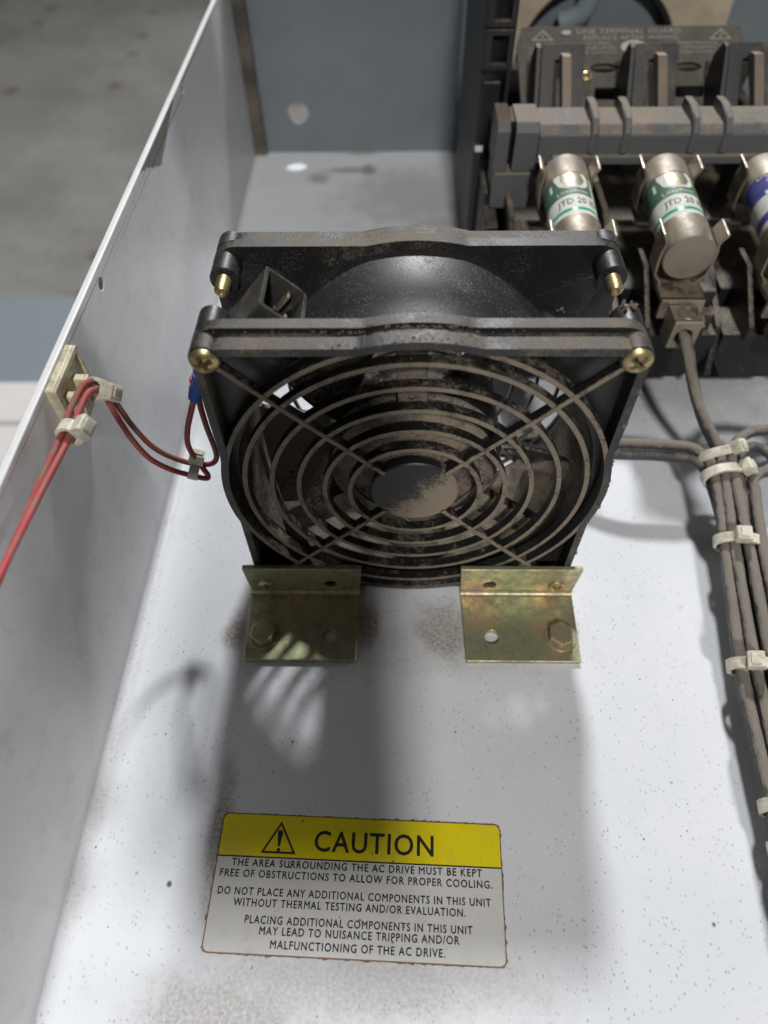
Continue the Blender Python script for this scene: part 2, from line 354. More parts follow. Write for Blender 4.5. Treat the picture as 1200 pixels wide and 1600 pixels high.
def circle(cx, cy, r, n=24, ph=0.0): return [(cx + r*math.cos(ph+2*PI*i/n), cy + r*math.sin(ph+2*PI*i/n)) for i in range(n)]
def rrect(x0, y0, x1, y1, r, n=5):
    out = []
    for cx, cy, a0 in ((x1-r, y0+r, -PI/2), (x1-r, y1-r, 0), (x0+r, y1-r, PI/2), (x0+r, y0+r, PI)):
        out += [(cx + r*math.cos(a0 + PI/2*i/n), cy + r*math.sin(a0 + PI/2*i/n)) for i in range(n+1)]
    return out
def empty(name, loc, label, cat, group=None, rot=None):
    o = bpy.data.objects.new(name, None); o.empty_display_size = 0.01; col.objects.link(o); o.location = Vector(loc) * S
    o['_org'] = tuple(Vector(loc) * S); tag(o, label, cat, group); return o
def tag(o, label, cat, group=None):
    o['label'] = label; o['category'] = cat
    if group: o['group'] = group
    return o
def struct(o): o['kind'] = 'structure'; return o
T = Matrix.Translation
def RX(a): return Matrix.Rotation(math.radians(a), 4, 'X')
def RY(a): return Matrix.Rotation(math.radians(a), 4, 'Y')
def RZ(a): return Matrix.Rotation(math.radians(a), 4, 'Z')
XZ = Matrix(((1,0,0,0),(0,0,-1,0),(0,1,0,0),(0,0,0,1)))      # local (x, y, h) -> world (x, -h, y): height h points to the viewer
YZ = Matrix(((0,0,1,0),(1,0,0,0),(0,1,0,0),(0,0,0,1)))       # local (x, y, h) -> world (h, x, y)
WEIGHT = 0.0
def text_mesh(body, spacing=1.0):
    """outline of the lettering as flat triangles, left aligned, baseline at 0; returns points (x,y) and faces"""
    cu = bpy.data.curves.new('lettering', 'FONT'); cu.body = body; cu.size = 1.0; cu.space_character = spacing; cu.resolution_u = 3; cu.offset = WEIGHT
    o = bpy.data.objects.new('lettering', cu); col.objects.link(o)
    dg = bpy.context.evaluated_depsgraph_get(); me = bpy.data.meshes.new_from_object(o.evaluated_get(dg))
    vs = [(v.co.x, v.co.y) for v in me.vertices]; fs = [tuple(p.vertices) for p in me.polygons]
    bpy.data.objects.remove(o); bpy.data.curves.remove(cu); bpy.data.meshes.remove(me)
    return vs, fs
def text_fit(body, x0, x1, y, cap, spacing=1.0, thick=0.0):
    vs, fs = text_mesh(body, spacing); mx = max(p[0] for p in vs); mn = min(p[0] for p in vs); kx = (x1-x0)/(mx-mn); ky = cap/0.70
    return [(x0+(p[0]-mn)*kx, y+p[1]*ky) for p in vs], fs

# ------------------------------------------------------------------ setting: enclosure and floor
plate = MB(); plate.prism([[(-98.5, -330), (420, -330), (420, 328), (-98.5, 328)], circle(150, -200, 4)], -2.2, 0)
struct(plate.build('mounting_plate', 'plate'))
w = MB(); w.prism([[(-330, -1.5), (322, -1.5), (322, 97.4), (-330, 97.4)], circle(51.5, 92.4, 2.0, 20)[::-1], circle(189, 94.0, 1.6, 20)[::-1]], -101.4, -99.0, YZ)
struct(w.build('side_wall', 'wall', bevel=0.5))
# rounded inside bend between plate and wall
b = MB(); R_ = 3.0; n = 8
prof = [(-99.0 + R_ - R_*math.cos(PI/2*i/n), R_ - R_*math.sin(PI/2*i/n)) for i in range(n+1)]
vs = [(x+0.02, y, z+0.02) for y in (-330, 321) for x, z in prof]; b.add(vs, [(i, i+1, n+2+i, n+1+i) for i in range(n)], True)
struct(b.build('plate_bend', 'plate'))
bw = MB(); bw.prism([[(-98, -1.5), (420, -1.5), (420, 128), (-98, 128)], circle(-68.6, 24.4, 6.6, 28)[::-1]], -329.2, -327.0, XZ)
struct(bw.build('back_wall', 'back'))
cs = MB(); cs.box((-108, 323.0, -1), (-91.5, 326.4, 128)); struct(cs.build('corner_flange', 'corner', bevel=0.6))
fl = MB(); fl.box((-6000, -3000, -720), (6000, 9000, -700)); struct(fl.build('concrete_floor', 'concrete'))
bp_ = MB(); bp_.box((-2200, -1400, -312), (-150, 586, -300)); tag(bp_.build('steel_sheet', 'bluepanel', bevel=2), 'smooth blue-grey sheet lying below the left wall, behind the wires', 'steel sheet')
for i, (y0, y1) in enumerate(((352, 411), (292, 347), (236, 287))):
    bb = MB(); bb.box((-1500, y0, -299.9), (-378 - 6*i, y1, -282)); tag(bb.build('pale_board', 'board', bevel=2),
       ('pale board left of the wall rim, farthest of the row', 'pale board left of the wall rim, in the middle of the row', 'pale board left of the wall rim, nearest of the row')[i], 'board', 'pale boards on the blue-grey sheet')

# ------------------------------------------------------------------ fan
CZ = 58.5; HP = 52.4
def fan_outline(half, rc, bulge, n=360):
    out = []
    for i in range(n):
        a = 2*PI*i/n; c, s_ = math.cos(a), math.sin(a); ac, as_ = abs(c), abs(s_)
        r = half / max(ac, as_); k = half - rc
        if r*ac > k and r*as_ > k:
            bq = k*(ac+as_); r = bq + math.sqrt(max(0, bq*bq - (2*k*k - rc*rc)))
        r = max(r, bulge); out.append((r*c, r*s_ + CZ))
    return out
fan = empty('axial_fan', (0, 15, 0), 'dusty black square cooling fan standing on two brackets', 'fan')
holes = [(sx*HP, CZ+sz*HP) for sx in (-1, 1) for sz in (-1, 1)]
for y0, y1 in ((0, 3.6), (34.4, 38)):
    f = MB(); f.prism([fan_outline(57.4, 8, 59.0), circle(0, CZ, 53.6, 120)[::-1]] , -y1, -y0, XZ); f.build('flange', 'flange', fan, 0.6)
br = MB(); YAX = T(V(0, 0, CZ)) @ XZ
br.lathe([(53.4, -0.3), (53.4, -37.7), (56.2, -37.0), (56.2, -17), (55.2, -15.5), (55.2, -1.0)], 128, YAX, close=True); bao = br.build('barrel', 'black', fan)
q = MB(); q.lathe([(53.3, -1.0), (53.3, -37.0)], 128, YAX); q.build('barrel_liner', 'liner', bao)
for sx in (-1, 1):
    for sz in (-1, 1):
        a = math.atan2(sz, sx)
        for y0, y1 in ((3.5, 10.5), (26.5, 34.5)):
            c = MB(); bx_, bz = sx*HP, CZ+sz*HP; pts = []
            rb = 3.95
            for i in range(17): t = a - PI/2 + PI*i/16; pts.append((bx_ + rb*math.cos(t), bz + rb*math.sin(t)))
            for i in range(1, 16): t = a + PI/2 + PI*i/16; pts.append((bx_ + rb*math.cos(t), bz + rb*math.sin(t)))
            c.prism([pts], -y1, -y0, XZ, True); c.build('corner_boss', 'black', fan, 0.5)
            wy0, wy1 = (y0, y1 - 3.0) if y0 < 20 else (y0 + 3.0, y1)
            ca_, sa_ = math.cos(a), math.sin(a); r1 = HP*math.sqrt(2) - 2
            wl = [(r1*ca_ + 1.3*sa_, CZ + r1*sa_ - 1.3*ca_), (r1*ca_ - 1.3*sa_, CZ + r1*sa_ + 1.3*ca_)] + [(54.2*math.cos(a+dd), CZ + 54.2*math.sin(a+dd)) for dd in (0.16, 0.07, 0, -0.07, -0.16)]
            c = MB(); c.prism([wl], -wy1, -wy0, XZ); c.build('corner_web', 'black', fan, 0.4)
# impeller and motor
imp = MB(); imp.lathe([(0, -31.5), (26, -31.5), (27.5, -30), (27.5, -9.5), (26, -8), (0, -8)], 72, YAX); impo = imp.build('impeller', 'blade', fan)
BLADE0 = 60
for kq in range(5):
    bl = MB(); nr, nc_ = 8, 10; vs = []; fs = []
    for i in range(nr+1):
        r = 27 + (52-27)*i/nr; sweep = math.radians(9)*((i/nr)**1.4)
        span = math.radians(34 - 4*i/nr)
        for j in range(nc_+1):
            t = j/nc_; ang = math.radians(BLADE0 + 72*kq) - sweep - span*(t-0.5)
            yy = 10.5 + 21*t + 2.2*math.sin(PI*t)
            for side in (0, 1): vs.append((r*math.cos(ang), yy + (1.5 if side else 0), CZ + r*math.sin(ang)))
    st = (nc_+1)*2
    for i in range(nr):
        for j in range(nc_):
            p = i*st + j*2
            fs += [(p, p+2, p+st+2, p+st), (p+1, p+st+1, p+st+3, p+3)]
    for i in range(nr):
        p = i*st; fs.append((p, p+st, p+st+1, p+1)); p = i*st + nc_*2; fs.append((p, p+1, p+st+1, p+st))
    for j in range(nc_):
        p = nr*st + j*2; fs.append((p, p+2, p+3, p+1)); p = j*2; fs.append((p, p+1, p+3, p+2))
    bl.add(vs, fs, True); bl.build('blade', 'blade', impo)
mo = MB(); mo.lathe([(0, -3.2), (24.5, -3.2), (26, -4.2), (26.5, -7.8), (0, -7.8)], 72, YAX); moo = mo.build('motor_cover', 'hubdust', fan)
rl = MB(); rl.lathe([(20.5, -2.5), (22.2, -2.5), (22.2, -3.4), (20.5, -3.4)], 72, YAX, close=True); rl.build('rim_ring', 'hubdust', moo)
tv, tf = text_fit('ROHD', 0, 11, 0, 2.6, 1.1); e = MB(); ev = []
for x, y in tv:
    a = math.radians(34) - x/23.8; r = 23.0 + y*1.0; ev.append((r*math.cos(a), 3.15, CZ + r*math.sin(a)))
e.add(ev, tf); e.build('embossed_letters', 'ink', moo)
for a in (217, 322, 92):
    s_ = MB(); s_.box((25, -4.2, 3.6), (54, 4.2, 8.0), T(V(0, 0, CZ)) @ Matrix(((1,0,0,0),(0,0,1,0),(0,1,0,0),(0,0,0,1))) @ RZ(a)); s_.build('motor_strut', 'blade', fan, 0.5)
# finger guards
def guard(yf, yb, flip):
    """yf: outer face, yb: face against the flange"""
    lo, hi = -max(yf, yb), -min(yf, yb)
    g = MB(); g.prism([fan_outline(55.9, 7.5, 57.9), fan_outline(53.6, 6.0, 55.7)[::-1]], lo, hi, XZ)
    go = g.build('finger_guard', 'frame', fan, 0.7)
    d0, d1 = (-yf - 3.2, -yf) if not flip else (-yf, -yf + 1.5)
    hw = 0.72 if not flip else 0.5
    for r in (56.4, 51.0, 43.0, 35.0, 27.2, 19.6):
        q = MB(); q.prism([circle(0, CZ, r+hw, 120), circle(0, CZ, r-hw, 120)[::-1]], d0 - (0 if r < 56 else 1.5*(1 if not flip else 0)), d1 - 0.06, XZ, True); q.build('ring', 'guard', go, 0.55, 3)
    for sx in (-1, 1):
        for sz in (-1, 1):
            q = MB(); a = math.degrees(math.atan2(sz, sx))
            m_ = T(V(0, 0, CZ)) @ XZ @ RZ(a)
            q.prism([[(12.6, -0.8), (70.5, -0.8), (70.5, 0.8), (12.6, 0.8)]], d0 + 0.2, d1 + 0.25, m_); q.build('spoke', 'guard', go, 0.4)
            q = MB(); cx, cz = sx*HP, CZ + sz*HP; q.prism([circle(cx, cz, 4.0, 28), circle(cx, cz, 1.9, 20)[::-1]], lo + 0.05, hi - 0.3, XZ, True); q.build('screw_eye', 'flange', go, 0.3)
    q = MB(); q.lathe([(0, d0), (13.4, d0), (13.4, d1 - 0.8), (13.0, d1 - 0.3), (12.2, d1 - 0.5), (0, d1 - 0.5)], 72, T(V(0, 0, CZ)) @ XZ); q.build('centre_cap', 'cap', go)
    return go
guard(-6.0, -0.1, False)
guard(44.0, 38.1, True)
# screws
def cross_head(name, parent, pos, r, h, mtx, mat='brass'):
    q = MB(); nr, na = 16, 48; vs = [(0, 0, h*0.45)]; fs = []
    ca = random.uniform(0, 1.2)
    for i in range(1, nr+1):
        rr = r*i/nr
        for j in range(na):
            a = 2*PI*j/na; x, y = rr*math.cos(a), rr*math.sin(a); z = h*math.sqrt(max(0, 1 - (rr/r)**2*0.86)) if i < nr else h*0.36
            xr, yr = x*math.cos(ca)+y*math.sin(ca), -x*math.sin(ca)+y*math.cos(ca)
            arm = max(min(r*0.60-abs(xr), r*0.135-abs(yr)), min(r*0.60-abs(yr), r*0.135-abs(xr)), r*0.22-rr)
            z -= h*0.95*min(1, max(0, (arm + 0.05*r)/(0.09*r)))
            vs.append((x, y, z))
    for j in range(na): fs.append((0, 1+j, 1+(j+1) % na))
    for i in range(nr-1):
        for j in range(na): k = (j+1) % na; fs.append((1+i*na+j, 1+(i+1)*na+j, 1+(i+1)*na+k, 1+i*na+k))
    o = len(vs); vs += [(r*math.cos(2*PI*j/na), r*math.sin(2*PI*j/na), -0.6) for j in range(na)]
    for j in range(na): k = (j+1) % na; fs.append((1+(nr-1)*na+j, o+j, o+k, 1+(nr-1)*na+k))
    q.add(vs, fs, True, T(Vector(pos)) @ mtx); return q.build(name, mat, parent)
def stud(parent, pos, r, L, mtx, mat='brass'):
    pr = [(0, 0)]; n = int(L/0.9)
    for i in range(n): pr += [(r*0.76, 0.9*i), (r, 0.9*i+0.35), (r, 0.9*i+0.5)]
    pr += [(r*0.8, L), (r*0.62, L+0.3), (r*0.45, L+0.3), (r*0.4, L-0.3), (0, L-0.3)]
    q = MB(); q.lathe(pr, 24, T(Vector(pos)) @ mtx); return q.build('stud', mat, parent)
for sx in (-1, 1):
    cross_head('screw', fan, (sx*HP, -5.7, CZ+HP), 3.6, 2.1, XZ)
    stud(fan, (sx*HP, 26.7, CZ+HP), 2.0, 5.4, XZ)
    cross_head('screw', fan, (sx*HP, 44.0, CZ+HP), 3.2, 2.0, RX(-90))
# terminal socket at the upper left, lying along the barrel
ax = V(0.66, 0, 0.75).normalized(); rad = V(-ax.z, 0, ax.x)
SM = Matrix(((rad.x, 0, ax.x, 0), (0, 1, 0, 0), (rad.z, 0, ax.z, 0), (0, 0, 0, 1)))
so = T(V(-35.3, 18.5, 111)) @ SM
q = MB(); q.prism([rrect(-7.0, -8.2, 6.5, 8.2, 0.8, 3), rrect(-5.9, -7.1, 5.4, 7.1, 0.6, 3)[::-1]], -22, 0, so); sock = q.build('terminal_socket', 'socket', fan, 0.3)
q = MB(); q.box((-5.8, -7.0, -13), (5.3, 7.0, -12), so); q.build('socket_floor', 'dark', sock)
q = MB(); q.box((-2.5, -6.6, -12), (-1.7, -3.6, -1.5), so); q.box((-2.5, 3.6, -12), (-1.7, 6.6, -1.5), so); q.build('contact_tab', 'clip', sock, 0.1)
q = MB(); q.box((1.2, -7.3, -8), (2.6, -5.6, 0.4), so); q.build('latch', 'black', sock, 0.2)
q = MB(); q.box((44.5, 6.5, 96), (45.3, 12.5, 107.5)); q.build('ground_tab', 'nickel', fan, 0.2)
# torn dust clumps on the right edge and the top of the intake guard
q = MB(); random.seed(11)
def clump(c, r):
    n = 7; vs = []; fs = []
    for i in range(4):
        for j in range(n):
            a = 2*PI*j/n; ph = PI*(i+0.5)/4; rr = r*random.uniform(0.55, 1.25)
            vs.append((c[0]+rr*math.sin(ph)*math.cos(a), c[1]+rr*math.sin(ph)*math.sin(a)*0.8, c[2]+rr*math.cos(ph)))
    for i in range(3):
        for j in range(n): k = (j+1) % n; fs.append((i*n+j, (i+1)*n+j, (i+1)*n+k, i*n+k))
    fs += [tuple(range(n)), tuple(3*n+j for j in range(n))[::-1]]
    q.add(vs, fs, True)
ol = fan_outline(56.0, 7.5, 58.0, 720)
for i, (x, z) in enumerate(ol):
    if (x > 53 and 12 < z < 100 and random.random() < 0.85): clump((x - random.uniform(0, 0.9), random.uniform(-5.8, -0.5), z), random.uniform(0.4, 1.25))
    if (z > 112 and -22 < x < 16 and random.random() < 0.5): clump((x, random.uniform(-5.8, -4.2), z - random.uniform(0, 0.7)), random.uniform(0.3, 0.6))
    if (x < -50 and random.random() < 0.12): clump((x + 0.3, random.uniform(-5.4, -1), z), random.uniform(0.3, 0.6))
for i in range(90): x = random.gauss(-8, 15); clump((x, random.uniform(-0.8, 0.3), 114.9 + (1.6 if abs(x) < 13 else 0)), random.uniform(0.2, 0.45))
for i in range(10): clump((50 + random.uniform(0, 4), 9 + random.uniform(-1, 1.5), 115.4), random.uniform(0.3, 0.7))
for i in range(60):
    t_ = random.random(); clump((40.5 + random.gauss(0, 2.2), 31.5 + random.gauss(0, 1.2), CZ + 41.0 - 0.9*abs(random.gauss(0, 1.5))), random.uniform(0.3, 0.7))
M['fluff'] = plain('grey_brown_dust', (0.16, 0.13, 0.10), 0.95, 0.35, 500); d = q.build('dust_clumps', 'fluff', fan); d['kind'] = 'stuff'

# ------------------------------------------------------------------ brackets
def bracket(x0, x1, hx_plain, hx_screw, label):
    o = empty('mounting_bracket', ((x0+x1)/2, -20, 0), label, 'bracket', 'zinc angle brackets under the fan')
    t = 1.9; yv = -6.3; H = 17.8; y1 = -35.2; Ri = 1.5; n = 6
    v = MB(); zs = t + Ri
    v.prism([[(x0-0.6, zs), (x1+0.6, zs), (x1+1.6, H), (x0-1.6, H)], circle(hx_screw, 6.1+1.2, 2.3)[::-1], circle(hx_plain, 7.3, 2.3)[::-1]], -yv, -yv + t, XZ)
    v.build('upright_leaf', 'zinc', o, 0.35)
    yi = yv - t - Ri
    h = MB(); h.prism([[(x0, y1), (x1, y1), (x1+0.6, yi), (x0-0.6, yi)], circle(hx_screw, -26, 2.5)[::-1], circle(hx_plain, -26, 2.5)[::-1]], 0.02, t); h.build('base_leaf', 'zinc', o, 0.35)
    f = MB(); inn = [(yv - t - Ri + Ri*math.sin(PI/2*i/n), t + Ri - Ri*math.cos(PI/2*i/n)) for i in range(n+1)]
    out = [(yi + (Ri+t)*math.sin(PI/2*i/n), t + Ri - (Ri+t)*math.cos(PI/2*i/n)+0.02) for i in range(n+1)]
    f.prism([inn[::-1] + out], x0 - 0.58, x1 + 0.58, YZ, True); f.build('bend', 'zinc', o)
    cross_head('screw', o, (hx_screw, yv - t, 7.3), 3.0, 1.5, XZ)
    # hex bolt with pressed flange
    w_ = MB(); w_.cyl(5.6, t, t + 0.5, 32, T(V(hx_screw, -26, 0)), 0.15); w_.build('washer', 'zinc', o)
    hb = MB(); hx = circle(0, 0, 4.7, 6, 0.4); hb.prism([hx], t + 0.5, t + 3.6, T(V(hx_screw, -26, 0))); bo = hb.build('hex_bolt', 'zinc', o, 0.5, 2)
    dm = MB(); dm.lathe([(2.7, 3.55), (2.5, 3.35), (0, 3.3)], 28, T(V(hx_screw, -26, t + 0.06))); dm.build('dished_top', 'zinc', bo)
    return o
bracket(-58.4, -19.4, -29.2, -HP, 'yellow zinc angle bracket under the left corner of the fan, in shadow')
bracket(18.8, 58.4, 28.4, HP, 'yellow zinc angle bracket under the right corner of the fan, catching the light')

# ------------------------------------------------------------------ caution label on the plate
SL = T(V(-16.5, -103.8, 0)) @ RZ(-1.8)
st = empty('caution_label', (-16.5, -103.8, 0), 'yellow and white caution label stuck on the plate in front of the fan', 'label')
ro = []
for (ax_, ay_), (bx2, by2) in zip(rrect(-42.0, -18.1, 42.0, 18.1, 1.8, 6), rrect(-42.0, -18.1, 42.0, 18.1, 1.8, 6)[1:] + [rrect(-42.0, -18.1, 42.0, 18.1, 1.8, 6)[0]]):
    nn = max(1, int(math.hypot(bx2-ax_, by2-ay_)/0.7))
    for i in range(nn):
        x_, y_ = ax_ + (bx2-ax_)*i/nn, ay_ + (by2-ay_)*i/nn; f_ = 1 + max(0, random.gauss(0, 0.22))/max(abs(x_), abs(y_), 12); ro.append((x_*f_, y_*f_))
q = MB(); q.prism([ro], 0.01, 0.10, SL); q.build('label_edge', 'rim', st)
q = MB(); q.prism([rrect(-41.65, -17.75, 41.65, 17.75, 1.6, 6)], 0.02, 0.13, SL); q.build('label_sheet', 'sticker', st)
top = rrect(-41.65, 6.4, 41.65, 17.75, 1.6, 6); n_ = len(top)
top = [(x, max(y, 6.4)) for x, y in [(-41.65, 6.4), (41.65, 6.4)] + [p for p in top if p[1] > 10]]
q = MB(); q.prism([top], 0.10, 0.16, SL); q.build('yellow_band', 'yellow', st)
q = MB(); q.prism([[(-41.65, 6.0), (41.65, 6.0), (41.65, 6.4), (-41.65, 6.4)]], 0.1, 0.165, SL); q.build('rule', 'ink', st)
# warning triangle with exclamation mark
def tri(h, s): cx, cy = -24.0, 10.3; return [(cx - s*0.5773*h*1.02, cy - h/3*s), (cx + s*0.5773*h*1.02, cy - h/3*s), (cx, cy + 2*h/3*s)]
q = MB(); q.prism([tri(8.9, 1.0), tri(8.9, 0.80)[::-1]], 0.1, 0.175, SL); q.build('warning_triangle', 'ink', st)
q = MB(); q.prism([[(-24.35, 9.3), (-23.65, 9.3), (-23.2, 13.2), (-23.5, 13.7), (-24.5, 13.7), (-24.8, 13.2)]], 0.1, 0.175, SL); q.prism([circle(-24.0, 8.35, 0.55, 14)], 0.1, 0.175, SL); q.build('exclamation_mark', 'ink', st)
for body, x0, x1, y, cap in (('CAUTION', -13.4, 21.9, 8.5, 5.6), ('THE AREA SURROUNDING THE AC DRIVE MUST BE KEPT', -37.2, 36.0, 3.68, 1.95), ('FREE OF OBSTRUCTIONS TO ALLOW FOR PROPER COOLING.', -40.2, 38.9, 0.82, 1.95),
        ('DO NOT PLACE ANY ADDITIONAL COMPONENTS IN THIS UNIT', -40.0, 38.2, -3.72, 1.95), ('WITHOUT THERMAL TESTING AND/OR EVALUATION.', -35.0, 31.0, -6.5, 1.95),
        ('PLACING ADDITIONAL COMPONENTS IN THIS UNIT', -31.0, 32.8, -10.62, 1.95), ('MAY LEAD TO NUISANCE TRIPPING AND/OR', -26.5, 29.1, -13.2, 1.95), ('MALFUNCTIONING OF THE AC DRIVE.', -23.0, 25.2, -16.35, 1.95)):
    tv, tf = text_fit(body, x0, x1, y, cap, 1.18 if cap < 3 else 1.1)
    q = MB(); bw_ = 0.05 if cap < 3 else 0.12
    for i_, (ox, oy) in enumerate(((-bw_, 0), (bw_, 0), (0, bw_), (0, -bw_))): q.add([(x + ox, yy + oy, 0.18 + 0.003*i_) for x, yy in tv], tf, False, SL)
    q.build('lettering', 'ink', st)

# ------------------------------------------------------------------ fused switch block
PX = (65.0, 106.5, 148.0)
sw = empty('fuse_switch', (110, 180, 0), 'dusty black and grey fused switch block behind the fan on the right', 'switch')
q = MB(); q.box((34, 112, 6), (190, 300, 14)); q.build('base_tray', 'switchbase', sw, 0.8)
q = MB(); q.box((34, 150, 14), (40, 300, 52)); q.box((184, 150, 14), (190, 300, 52)); q.box((40, 292, 14), (184, 300, 62)); q.build('base_walls', 'switchbase', sw, 0.8)
for lx in (44, 180):
    for ly in (125, 285):
        q = MB(); q.cyl(5, -0.05, 6, 20, T(V(lx, ly, 0))); q.build('foot', 'switchbase', sw)
# terminal barriers between the poles, front stepped
for i, x in enumerate((44.5, 85.5, 127.2, 168.5)):
    q = MB(); q.prism([[(88, 20), (100, 12), (230, 12), (230, 60), (150, 60), (128, 52), (96, 40)]], x - 1.4, x + 1.4, YZ); q.build('barrier', 'switchbase', sw, 0.5)
for i, x in enumerate(PX):
    q = MB(); q.prism([[(x-19, 26), (x-12, 15), (x+13, 15), (x+20, 26), (x+20, 38), (x-19, 38)]], -112, -93, XZ); q.build('terminal_block', 'switchbase', sw, 0.6)
    q = MB(); q.box((x+9, 96, 38), (x+17, 116, 46)); q.box((x+10, 100, 46), (x+16, 122, 54)); q.build('terminal_step', 'switchbase', sw, 0.8)
    for fx in (x - 12.0, x + 9.8):
        q = MB(); q.prism([[(90, 38), (112, 38), (124, 58), (112, 58), (90, 44)]], fx, fx + 2.2, YZ); q.build('terminal_fin', 'switchbase', sw, 0.4)
    q = MB(); q.box((x-16, 116, 14), (x+16, 170, 44)); q.build('pole_block', 'switchbase', sw, 0.8)
# carrier bar
car = MB(); car.prism([[(165, 72.4), (186, 72.4), (186, 86.7), (169, 87.2), (165, 84.2)]], 54.6, 186, YZ); caro = car.build('carrier_bar', 'carrier', sw, 0.7)
q = MB(); q.prism([[(163.2, 72.8), (165.2, 72.8), (165.2, 76.5), (163.2, 76)]], 61, 180, YZ); q.build('carrier_ledge', 'carrier', caro, 0.3)
q = MB(); q.prism([[(164.6, 69.2), (186, 69.2), (186, 88.7), (168, 89.2), (164.6, 86.2)]], 36.5, 42.2, YZ); q.build('carrier_end', 'carrier', caro, 0.6)
q = MB(); q.prism([[(164.6, 69.2), (186, 69.2), (186, 88.2), (168, 88.7), (164.6, 85.8)]], 44.4, 54.5, YZ); q.build('carrier_end', 'carrier', caro, 0.6)
q = MB(); q.box((42.2, 172, 67.2), (44.4, 186, 87)); q.build('slot_floor', 'switchbase', caro)
q = MB(); q.box((36.8, 163.4, 53), (53.5, 184, 69)); q.build('carrier_foot', 'carrier', caro, 0.7)
for i, x in enumerate((77.5, 91.0, 119.5, 133.0, 160.5, 174)):
    q = MB(); sx = -1 if i % 2 else 1
    pr = [(x - 1.8, 165.0), (x - 1.8, 180), (x + 1.8, 180), (x + 1.8, 165.0)]
    q.prism([[(163.9, 76.6), (186.2, 76.6), (186.2, 90.8), (176, 91.6), (168, 89.8), (164.2, 85.2)]], x - 1.7, x + 1.7, YZ, True); q.build('carrier_rib', 'carrier', caro, 0.8)
# knife blades and their slotted hoods
for x in PX:
    x += 3.2
    q = MB(); q.prism([[(178, 81.5), (184, 81.5), (209, 96.5), (208, 99.5), (203, 100.3)]], x - 2.0, x + 2.0, YZ); q.build('knife_blade', 'copper', sw, 0.3)
    hm = T(V(x, 205, 88.6)) @ RX(52)          # hood face leans back
    q = MB(); q.prism([[(-9.6, -17), (-3.2, -17), (-3.2, 8.5), (3.2, 8.5), (3.2, -17), (9.6, -17), (9.6, 15), (-9.6, 15)]], -3, 1.5, hm); q.build('blade_hood', 'switch', sw, 0.6)
    q = MB(); q.prism([[(190, 72), (222, 72), (222, 93), (215.5, 101), (211, 100.6)]], x - 12.2, x - 9.9, YZ); q.build('hood_cheek', 'switch', sw, 0.5)
# line terminal guard: sloping plate with print
gm = T(V(106.8, 226, 85.3)) @ RX(40)
def ell(cx, cy, rx, ry): return [(cx + rx*math.cos(t), cy + ry*math.sin(t)) for t in [-2*PI*i/20 for i in range(20)]]
gp = MB(); gp.prism([[(-53, -22), (44, -22), (54, 0), (48.5, 20.4), (-53.8, 20.4), (-56, 12)], ell(-14.7, 1.4, 6.6, 2.1), ell(24.8, 1.7, 6.0, 2.1), rrect(-19, -13, -3, -7.5, 1, 2)[::-1], rrect(19, -12, 32, -7, 1, 2)[::-1]], -2, 0, gm); gpo = gp.build('terminal_guard', 'guardplate', sw, 0.4)
q = MB(); q.box((-53, -23, -16), (44, -19, -2.3), gm); q.build('guard_skirt', 'guardplate', sw, 0.5)
def gtext(body, x0, x1, y, cap, mat='whiteink'):
    tv, tf = text_fit(body, x0, x1, y, cap, 1.05); e = MB(); e.add([(a, b_, 0.12) for a, b_ in tv], tf, False, gm); e.build('lettering', mat, gpo)
gtext('LINE TERMINAL GUARD', -27.7, 20.8, 17.0, 2.2); gtext('REPLACE AFTER WIRING', -24.6, 19.6, 14.2, 2.0)
for b_, x0, x1, y in (('WILL CAUSE', -48, -38.5, 11.9), ('ELECTRIC SHOCK', -50, -37, 9.9), ('DISCONNECT', -50.4, -38, 7.9), ('LINE SUPPLY', -25.8, -12, 11.9), ('BEFORE WORK', -25.8, -9, 9.9), ('SEE CATALOG', -25.7, -8.9, 7.9), ('MAINTENANCE', 19.7, 38, 11.9), ('COMPONENTS', 19.7, 37, 9.9), ('PUBLICATION 2-1.0-5.5', 19.8, 46.1, 7.9)): gtext(b_, x0, x1, y, 1.3)
e = MB(); e.lathe([(0, 0), (1, 0), (1, 0.16), (0, 0.16)], 36, gm @ T(V(-1.2, 10.9, 0.0)) @ Matrix.Diagonal((5.9, 3.0, 1, 1))); e.build('oval_badge', 'silver', gpo)
tv, tf = text_fit('AB', -4.4, 2.2, 9.6, 2.7); e = MB(); e.add([(a, b_, 0.22) for a, b_ in tv], tf, False, gm); e.build('lettering', 'ink', gpo)
e = MB(); e.lathe([(0, 0), (1.5, 0), (1.5, 0.16), (0, 0.16)], 20, gm @ T(V(-32.8, 17.6, 0)) @ Matrix.Diagonal((1.5, 0.7, 1, 1))); e.build('pale_spot', 'silver', gpo)
for cx in (-43.9, 39.2):
    e = MB(); cy = 14.0; t0 = [(cx-5.3, cy), (cx+5.3, cy), (cx, cy+4.9)]; t1 = [(cx-3.9, cy+0.55), (cx+3.9, cy+0.55), (cx, cy+4.0)]
    e.prism([t0, t1[::-1]], 0.0, 0.12, gm); e.build('shock_triangle', 'whiteink', gpo)
    e = MB(); e.prism([[(cx+0.8, cy+3.2), (cx-0.9, cy+1.9), (cx+0.1, cy+1.9), (cx-0.6, cy+0.8), (cx+1.2, cy+2.2), (cx+0.2, cy+2.2)]], 0.0, 0.12, gm); e.build('shock_bolt', 'whiteink', gpo)
for cx in (-23.1, 35.5):
    o_ = cross_head('guard_screw', sw, gm @ V(cx, -2.5, 0.0), 2.5, 1.4, RX(40))
